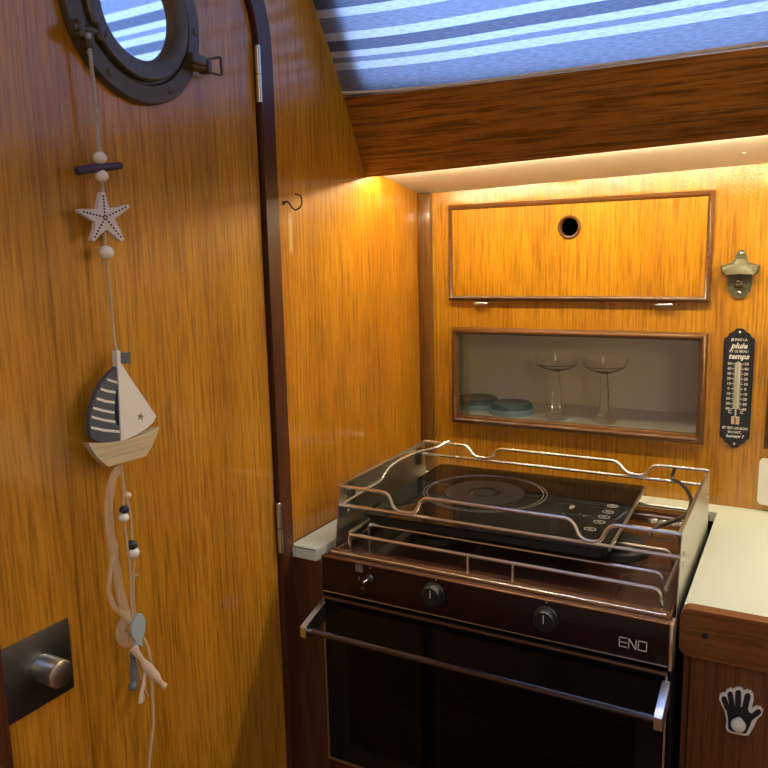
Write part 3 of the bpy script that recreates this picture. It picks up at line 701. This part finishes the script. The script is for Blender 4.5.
# pot support
zg = .918; yg = -.437; r_ = .0028
mb = MB(); mb.tube(fillet([(.086, yg, .8975), (.086, yg, zg), (.5365, yg, zg), (.5405, yg, .8975)], .008), r_, 10)
mb.tube([(.5435, -.436, zg), (.5435, -.10, zg)], r_, 10); mb.tube([(.082, -.43, zg), (.082, -.10, zg)], r_, 10)
mb.tube(fillet([(.090, -.385, .8902), (.090, -.385, zg), (.530, -.385, zg), (.536, -.385, .8902)], .008), r_ * .9, 10)
mb.tube(fillet([(.096, -.105, .8902), (.096, -.105, zg), (.530, -.105, zg), (.536, -.105, .8902)], .008), r_ * .9, 10)
for yy in (-.30, -.22, -.16): mb.tube(fillet([(.405, yy, zg), (.528, yy, zg), (.534, yy, .8902)], .008), r_ * .8, 8)
for x in (.28, .346): mb.tube([(x, yg - .001, zg), (x, yg - .001, .8968)], .0021, 8)
for x in (.13, .23): mb.tube([(x, -.385, zg), (x, -.105, zg)], r_ * .8, 8)
mb.build('pot_support', STEEL, st)
# side plates
for (xa, xb) in ((.0628, .0640), (.5575, .5587)):
    sd = [(-.448, .872), (-.424, .991), (-.126, .994), (-.122, .94), (-.116, .872)]
    sp_ = MB().plate(sd, [], FX, xa, xb)
    xe = xb if xa < .3 else xa; sg = 1 if xa < .3 else -1
    a0, a1 = sorted((xe, xe + sg * .004)); sp_.box(a0, a1, -.4225, -.136, .9898, .991)
    sp_ = sp_.build('side_plate', STEELB, st, smooth=False)
    for (y, z) in ((-.405, .957), (-.402, .942), (-.15, .972), (-.147, .958)):
        xo = xb if xa > .3 else xb
        MB().sphere((xb, y, z), .0038, (.5, 1, 1), 12).build('bolt', NICKEL, sp_)
    for (ya, yb_) in ((-.402, -.388), (-.160, -.146)): MB().box(*(sorted((xe, xe + sg * .005))), ya, yb_, .955, .985, .001).build('bracket', STEELD, sp_)
# fiddle rails: upper rail with two dips, lower rail straight
def rail(y, dips, zt_, zd, zl, xl=.0645, xr=.5572, bent=False):
    P = [(xl, y, zt_)]
    for (a0, a1, b0, b1) in dips: P += [(a0, y, zt_), (a1, y, zd), (b0, y, zd), (b1, y, zt_)]
    P.append((xr, y, zt_))
    mb = MB().tube(fillet(P, .012), .0025, 10)
    mb.tube([(xl, y, zl), (xr, y, zl)], .0025, 10)
    return mb
rail(-.428, ((.150, .160, .195, .205), (.424, .435, .461, .471)), .9895, .963, .9600).build('front_rail', STEEL, st)
rail(-.128, ((.152, .163, .196, .207), (.418, .433, .462, .473)), .9930, .9735, .9690).build('back_rail', STEEL, st)
L_ = [((449, 441.5), -.130), ((437, 447), -.15), ((415, 453), -.2), ((395, 463), -.25), ((385, 473), -.28), ((380, 481), -.3), ((360, 493), -.37), ((344, 503), -.425)]
MB().tube(spline([ony(*p, y) for p, y in L_]), .0028, 10).build('side_rod', STEEL, st)
R_ = [((676, 467), -.128), ((672, 478), -.130), ((680, 483), -.15), ((688, 492), -.18), ((691, 503), -.22), ((684, 516), -.29), ((657, 527), -.37), ((648, 537), -.428)]
MB().tube(spline([ony(*p, y) for p, y in R_]), .0028, 10).build('side_rod', STEELD, st)
# oven door
od = MB().plate(rect(.069, .557, .571, .837), [rrect(.11, .52, .605, .775, .012)], FY, -.489, -.4655).build('oven_door', BLACKG, st, smooth=False)
MB().plate(rrect(.108, .522, .603, .777, .012), [], FY, -.4905, -.4892).build('window_glass', OVENG, od, smooth=False)
mb = MB(); mb.box(.069, .557, -.4915, -.4862, .8345, .8385, .001); mb.build('top_trim', plain('bronze_trim', (.22, .12, .08), .3, .8), od)
mb = MB(); mb.box(.0688, .0712, -.4908, -.488, .571, .834); mb.box(.5548, .5572, -.4908, -.488, .571, .834); mb.box(.0712, .5548, -.4908, -.488, .571, .574); mb.build('edge_trim', STEELB, od, smooth=False)
mb = MB(); mb.plate([(-.4915, .829), (-.4915, .800), (-.541, .795), (-.546, .797), (-.546, .812), (-.541, .8145)], [], FX, .0655, .0745)
mb2 = mb.build('handle_bracket', CHROME, od)
MB().plate([(-.4915, .829), (-.4915, .800), (-.541, .795), (-.546, .797), (-.546, .812), (-.541, .8145)], [], FX, .5515, .5605).build('handle_bracket', CHROME, od)
MB().tube([(.0746, -.535, .8035), (.5514, -.535, .8035)], .0049, 14).build('handle_bar', plain('handle_steel', (.16, .16, .18), .14, 1), od)

# ------------------------------------------------------------------ induction hob resting on the pot support
RH = Matrix.Translation((.2725, -.243, .004)) @ Matrix.Rotation(math.radians(1.6), 4, 'Z')
hob = thing('induction_hob', 'portable black glass induction hob resting on the stove rails', 'hob', (.27, -.243, .921))
def FH(a, b, d): return RH @ Vector((a, b, d))
hw, hd = .187, .158
MB().plate(rrect(-hw + .006, hw - .006, -hd + .005, hd - .005, .012), [], FH, .9235, .9345).build('case', BLACKP, hob)
MB().plate(rrect(-hw, hw, -hd, hd, .010), [], FH, .9347, .9385).build('glass_top', plain('hob_glass', (.008, .008, .008), .05, 0, bump=.02, bscale=8, Specular_IOR_Level=.34), hob)
MB().plate([(hw - .001, -hd + .006), (hw + .0022, -hd + .006), (hw + .0022, hd - .006), (hw - .001, hd - .006)], [], FH, .9345, .9392).build('side_trim', STEELB, hob)
for a in (-.15, .15):
    for b in (-.13, .13):
        pc = RH @ Vector((a, b, 0)); MB().lathe([(.012, .9212), (.012, .9275)], (pc.x, pc.y, 0), 'Z', 16).build('foot', BLACKP, hob)
zc0 = onz(483, 492, .9425); c_ = RH.inverted() @ Vector((zc0.x, zc0.y, 0)); c_ = (c_.x + .003, c_.y)
mb = MB()
for r in (.102, .0965): mb.plate(circle(c_, r + .0004, 72), [circle(c_, r - .0004, 72)], FH, .9386, .9388)
mb.build('zone_ring', RINGG2, hob, smooth=False)
mb = MB(); mb.plate(circle(c_, .066, 60), [circle(c_, .027, 48)], FH, .9386, .9387); mb.build('worn_zone', SMUDGE, hob, smooth=False); mb = MB(); mb.plate(circle(c_, .017, 40), [], FH, .9386, .9387); mb.build('worn_zone', SMUDGE, hob, smooth=False)
mb = MB()
for (u, v_) in ((612.7, 506), (608, 512), (604, 517), (599.4, 522), (590, 529)):
    q = onz(u, v_, .9426); l = RH.inverted() @ Vector((q.x, q.y, 0)); e1 = [(l.x + .0085 * math.cos(t_), l.y + .0068 * math.sin(t_)) for t_ in [2 * math.pi * k / 24 for k in range(24)]]
    e2 = [(l.x + .0078 * math.cos(t_), l.y + .0061 * math.sin(t_)) for t_ in [2 * math.pi * k / 24 for k in range(24)]]
    mb.plate(e1, [e2], FH, .9386, .9389); mb.plate(rect(l.x - .003, l.x + .003, l.y - .0007, l.y + .0007), [], FH, .9386, .9389)
    mb.build('touch_button', PRINT, hob, smooth=False); mb = MB()
mb = MB()
for (u, v_, s) in ((557, 516, .003), (563, 514, .002), (580, 513.5, .002), (584, 516, .002)):
    q = onz(u, v_, .9426); l = RH.inverted() @ Vector((q.x, q.y, 0)); mb.plate(rect(l.x - s, l.x + s, l.y - .0008, l.y + .0008), [], FH, .9386, .9389); mb.build('printed_mark', PRINTG, hob, smooth=False); mb = MB()
q = onz(572, 507, .9426); l = RH.inverted() @ Vector((q.x, q.y, 0))
for k_, (w_, h_) in enumerate(((.005, .0022), (.0075, .0018), (.0075, .0018), (.006, .0022))):   # a word too small to read
    b0 = l.y - .008 + .0042 * k_; mb.plate(rect(l.x - w_ / 2, l.x + w_ / 2, b0, b0 + h_), [], FH, .9386, .9389)
mb.build('maker_lettering', PRINT, hob, smooth=False)

# ================================================================== NAUTICAL GARLAND
GX = .016
ga = thing('boat_garland', 'hanging nautical garland with starfish, sailboat and fish, tied to the porthole', 'garland', (GX, -.783, 1.56))
def g(u, v_, x=GX): return onx(u, v_, x)
PXM = (onx(110, 300, GX) - onx(111, 300, GX)).length      # metres per pixel around there
def cordm(px, r, m, name='cord', twist=True, x=GX):
    P = spline([g(u, v_, x) for u, v_ in px], 8); mb = MB()
    if twist:
        for ph in (0, math.pi):
            Q = []; s = 0
            for i, p_ in enumerate(P):
                if i: s += (P[i] - P[i - 1]).length
                Q.append(s)
            L_ = Q[-1]; n = int(L_ / .0012); out = []; j = 0
            for k_ in range(n + 1):
                d = L_ * k_ / n
                while j < len(Q) - 2 and Q[j + 1] < d: j += 1
                tt = (d - Q[j]) / max(1e-9, Q[j + 1] - Q[j]); c = P[j].lerp(P[j + 1], tt); a_ = d * 1100 + ph
                out.append(c + Vector((math.cos(a_), math.sin(a_), 0)) * r * .55)
            mb.tube(out, r * .62, 6)
    else: mb.tube(P, r, 8)
    return mb.build(name, m, ga)
cordm([(88, 34), (91, 62), (95, 100), (98, 140), (100, 153)], .0022, CORD)
cordm([(100, 160), (101, 176), (102.5, 186), (103, 194)], .0016, CORD)
cordm([(104.5, 229), (106, 250), (108, 272), (111, 305), (114, 338), (116.5, 350)], .0017, TWINE)
def bead(u, v_, rp, m, sc=(1, 1, .92)):
    MB().sphere(g(u, v_), rp * PXM, sc, 18).build('bead', m, ga)
bead(100, 158, 5.2, WBEAD); bead(101.5, 176, 5.2, WBEAD); bead(106.2, 252.5, 5.8, WBEAD)
a_, b_ = g(77, 171), g(120.5, 165.5)
MB().tube([a_, a_.lerp(b_, .3) + Vector((0, 0, .0006)), a_.lerp(b_, .7), b_], [.0042, .0044, .0042, .0040], 9).build('stick', STICK, ga)
def gplate(name, pts, m, x0, x1, parent, s, o, holes=(), smooth=False):
    f = lambda P: pxX([(o[0] + a / s, o[1] + b / s) for a, b in P], GX)
    return MB().plate(f(pts), [f(h) for h in holes], FX, x0, x1).build(name, m, parent, smooth=smooth)
S1, O1 = 5.91, (70, 140)
sfp = [(172, 312), (185, 306), (197, 312), (205, 350), (222, 405), (280, 396), (328, 382), (341, 386), (342, 400), (300, 432), (252, 466), (284, 530), (309, 586), (304, 599), (290, 599), (250, 562), (205, 528), (165, 562), (134, 597), (121, 595), (120, 580), (138, 530), (140, 488), (90, 455), (46, 430), (42, 416), (52, 407), (100, 408), (152, 410), (165, 355)]
sf = gplate('starfish', sfp, STARW, GX - .003, GX + .003, ga, S1, O1)
cx, cy = 195, 458; mb = MB()
for (tx_, ty_) in ((184, 325), (322, 396), (292, 580), (132, 580), (62, 424)):
    for k_ in range(7):
        t_ = (k_ + .6) / 7.0; a = g(O1[0] + (cx + (tx_ - cx) * t_) / S1, O1[1] + (cy + (ty_ - cy) * t_) / S1); mb.plate(circle((a.y, a.z), .0011, 10), [], FX, GX + .0031, GX + .0036)
mb.build('dot_pattern', NAVY, sf, smooth=False)
MB().tube(fillet([g(102, 194), g(99.5, 190), g(102.5, 184), g(105, 190), g(103, 195)], .002), .0006, 6).build('wire_loop', NICKEL, ga)
S2, O2 = 5.485, (80, 335)
hullp = [(30, 592), (100, 590), (160, 586), (215, 578), (265, 566), (320, 546), (370, 524), (417, 503), (410, 530), (400, 560), (375, 615), (345, 662), (245, 690), (140, 720), (108, 697), (80, 670), (52, 632)]
hu = gplate('hull', hullp, HULL, GX - .004, GX + .005, ga, S2, O2)
mb = MB()
for (p0_, p1_) in (((52, 628), (402, 556)), ((86, 672), (372, 618))):
    mb.tube([g(O2[0] + p0_[0] / S2, O2[1] + p0_[1] / S2, GX + .0051), g(O2[0] + (p0_[0] + p1_[0]) / 2 / S2, O2[1] + ((p0_[1] + p1_[1]) / 2 + 6) / S2, GX + .0051), g(O2[0] + p1_[0] / S2, O2[1] + p1_[1] / S2, GX + .0051)], .0004, 5)
mb.build('plank_line', plain('plank_groove', (.34, .33, .26), .7), hu)
starc = [(322 + (24 if k_ % 2 == 0 else 9.5) * math.sin(math.pi * k_ / 5 + .12), 448 - (27 if k_ % 2 == 0 else 10.5) * math.cos(math.pi * k_ / 5 + .12)) for k_ in range(10)]
gplate('white_sail', [(208, 140), (250, 210), (300, 285), (355, 365), (408, 443), (392, 478), (350, 515), (300, 545), (222, 580), (214, 400)], SAILW, GX - .002, GX + .003, ga, S2, O2, [starc])
gplate('mast', [(186, 82), (206, 86), (213, 300), (221, 578), (212, 582), (200, 300)], SAILW, GX - .0035, GX + .0042, ga, S2, O2)
ds = gplate('striped_sail', [(188, 176), (150, 213), (112, 262), (82, 315), (58, 385), (46, 450), (45, 520), (52, 562), (85, 580), (150, 588), (215, 577), (213, 530), (196, 170)], SLATE, GX - .0035, GX + .0022, ga, S2, O2, [[(190, 300), (184, 380), (183, 440), (192, 490), (207, 494), (202, 400), (197, 310)]])
mb = MB()
for (p_, w_) in ((((140, 243), (168, 252), (195, 260)), 13), (((106, 295), (145, 308), (186, 314)), 14), (((83, 347), (130, 362), (181, 369)), 14), (((64, 399), (120, 414), (180, 425)), 13), (((56, 448), (115, 464), (186, 476)), 13), (((52, 506), (120, 521), (214, 530)), 14)):
    top = [(a, b - w_ / 2) for a, b in p_]; bot = [(a, b + w_ / 2) for a, b in reversed(p_)]
    mb.plate(pxX([(O2[0] + a / S2, O2[1] + b / S2) for a, b in top + bot], GX), [], FX, GX + .0023, GX + .0027)
mb.build('stripe_pattern', SAILW, ds, smooth=False)
gplate('flag', [(210, 93), (240, 96), (270, 93), (266, 125), (271, 155), (240, 158), (212, 160)], SLATE, GX - .001, GX + .0025, ga, S2, O2)
MB().tube(fillet([g(116, 344), g(113, 349), g(116.5, 353), g(118.5, 348), g(116.5, 344)], .002), .0006, 6).build('wire_loop', NICKEL, ga)
# lower strings
cordm([(121.4, 464), (124, 484), (130.5, 515), (132, 538), (134, 562), (134, 600), (136, 616)], .0014, TWINE)
cordm([(121.4, 464), (123.5, 490), (124, 520), (127, 542), (129.6, 562), (131.5, 600), (133, 616)], .0014, TWINE)
cordm([(140, 632), (148, 648), (151.5, 672), (152.5, 700), (153.5, 722), (151, 745), (149, 770), (148, 790)], .0018, TWINE)
cordm([(134, 655), (140, 672), (144, 686), (149, 697)], .0012, TWINE, x=GX - .003)
bead(127.8, 495.5, 3.0, plain('cream_bead', (.70, .58, .36), .5)); bead(124.2, 509.6, 4.0, NAVY); bead(123.8, 517.6, 4.4, WBEAD); bead(132, 545, 4.7, NAVY); bead(133.4, 552.5, 5.2, WBEAD); bead(136, 575.8, 2.2, BRASS)
def ribbon(px, w, m, name, x=GX + .001, fold=.6):
    P = spline([g(u, v_, x) for u, v_ in px], 6); vs = []; n = len(P)
    for i, p_ in enumerate(P):
        t_ = (P[min(i + 1, n - 1)] - P[max(i - 1, 0)]).normalized(); s_ = t_.cross(Vector((1, 0, 0))).normalized()
        ww = w(i / (n - 1)) if callable(w) else w
        vs += [p_ - s_ * ww / 2 + Vector((.001 * math.sin(i * .9), 0, 0)), p_ + Vector((.0022, 0, 0)), p_ + s_ * ww / 2]
    fs = []
    for i in range(n - 1):
        for j in (0, 1): fs.append((3 * i + j, 3 * i + j + 1, 3 * i + 3 + j + 1, 3 * i + 3 + j))
    o = MB().add(vs, fs).build(name, m, ga, ang=180)
    so_ = o.modifiers.new('thick', 'SOLIDIFY'); so_.thickness = .0003
ribbon([(120, 466), (112, 482), (109, 505), (110, 530), (114, 552), (117, 575), (122, 600), (128, 616)], .0125, ORGANZA, 'ribbon')
ribbon([(113, 555), (110, 575), (109, 592), (114, 606), (124, 615), (131, 622)], .007, ORGANZA, 'ribbon', GX + .004)
ribbon([(133, 615), (124, 622), (121, 634), (128, 641), (134, 636)], .016, ORGANZA, 'ribbon', GX - .002)
S4, O4 = 4.57, (100, 600)
gplate('fish_charm', [(160, 64), (183, 60), (197, 92), (193, 140), (182, 170), (180, 190), (186, 210), (165, 200), (142, 216), (152, 186), (136, 160), (131, 125), (140, 95)], FISHB, GX + .001, GX + .0045, ga, S4, O4)
gplate('fish_charm', [(176, 62), (196, 80), (199, 105), (190, 150), (180, 120)], plain('pale_fish', (.55, .56, .52), .5), GX - .004, GX + .0005, ga, S4, O4)
gplate('fish_charm', [(148, 240), (163, 250), (170, 310), (178, 362), (168, 385), (150, 375), (148, 310)], FISHG, GX - .004, GX - .0005, ga, S4, O4)
bead(133, 686.5, 4.0, plain('slate_bead', (.12, .14, .17), .4), (1, 1, 1))
ribbon([(133, 646), (138, 654), (144, 663), (151, 671), (158, 679), (165, 687)], lambda t: .006 + .007 * abs(math.cos(t * 5.2)), RIBB, 'ribbon_end', GX + .003)
ribbon([(145, 668), (144, 680), (142, 692), (141, 703)], lambda t: .003 + .007 * t, RIBB, 'ribbon_end', GX)
MB().sphere(g(88, 36, .019), .004, (.8, 1, .8), 12).build('knot', CORD, ga)

# ================================================================== LIGHT
def area(name, loc, rot, sx, sy, power, col):
    l = bpy.data.lights.new(name, 'AREA'); l.shape = 'RECTANGLE'; l.size = sx; l.size_y = sy; l.energy = power; l.color = col
    o = bpy.data.objects.new(name, l); COL.objects.link(o); o.location = loc; o.rotation_euler = rot; return o
LED.node_tree.nodes['Principled BSDF'].inputs['Emission Strength'].default_value = 405
# daylight beyond the cabin side window and above the hatch
c = FB(.6, .19, .25)
o = area('window_daylight', c, (0, 0, 0), 1.3, .5, 37, (.27, .46, 1.0))
o.rotation_euler = (-NBB).to_track_quat('-Z', 'Y').to_euler()
area('hatch_daylight', (.8, -1.55, 2.3), (0, 0, 0), .9, .8, 9, (.62, .75, 1.0))
l = bpy.data.lights.new('warm_fill', 'POINT'); l.energy = 9.5; l.color = (1.0, .74, .42); l.shadow_soft_size = .12  # added warm fill behind the camera to lift the ambient, not a fixture
o = bpy.data.objects.new('warm_fill', l); COL.objects.link(o); o.location = (1.4, -2.2, 1.7)
w = bpy.data.worlds.new('sky'); scene.world = w; w.use_nodes = True
w.node_tree.nodes['Background'].inputs[0].default_value = (.45, .62, 1.0, 1); w.node_tree.nodes['Background'].inputs[1].default_value = .6

vs_ = scene.view_settings; vs_.view_transform = 'Standard'; vs_.look = 'None'; vs_.gamma = 1; vs_.use_curve_mapping = False; vs_.exposure = 0.18
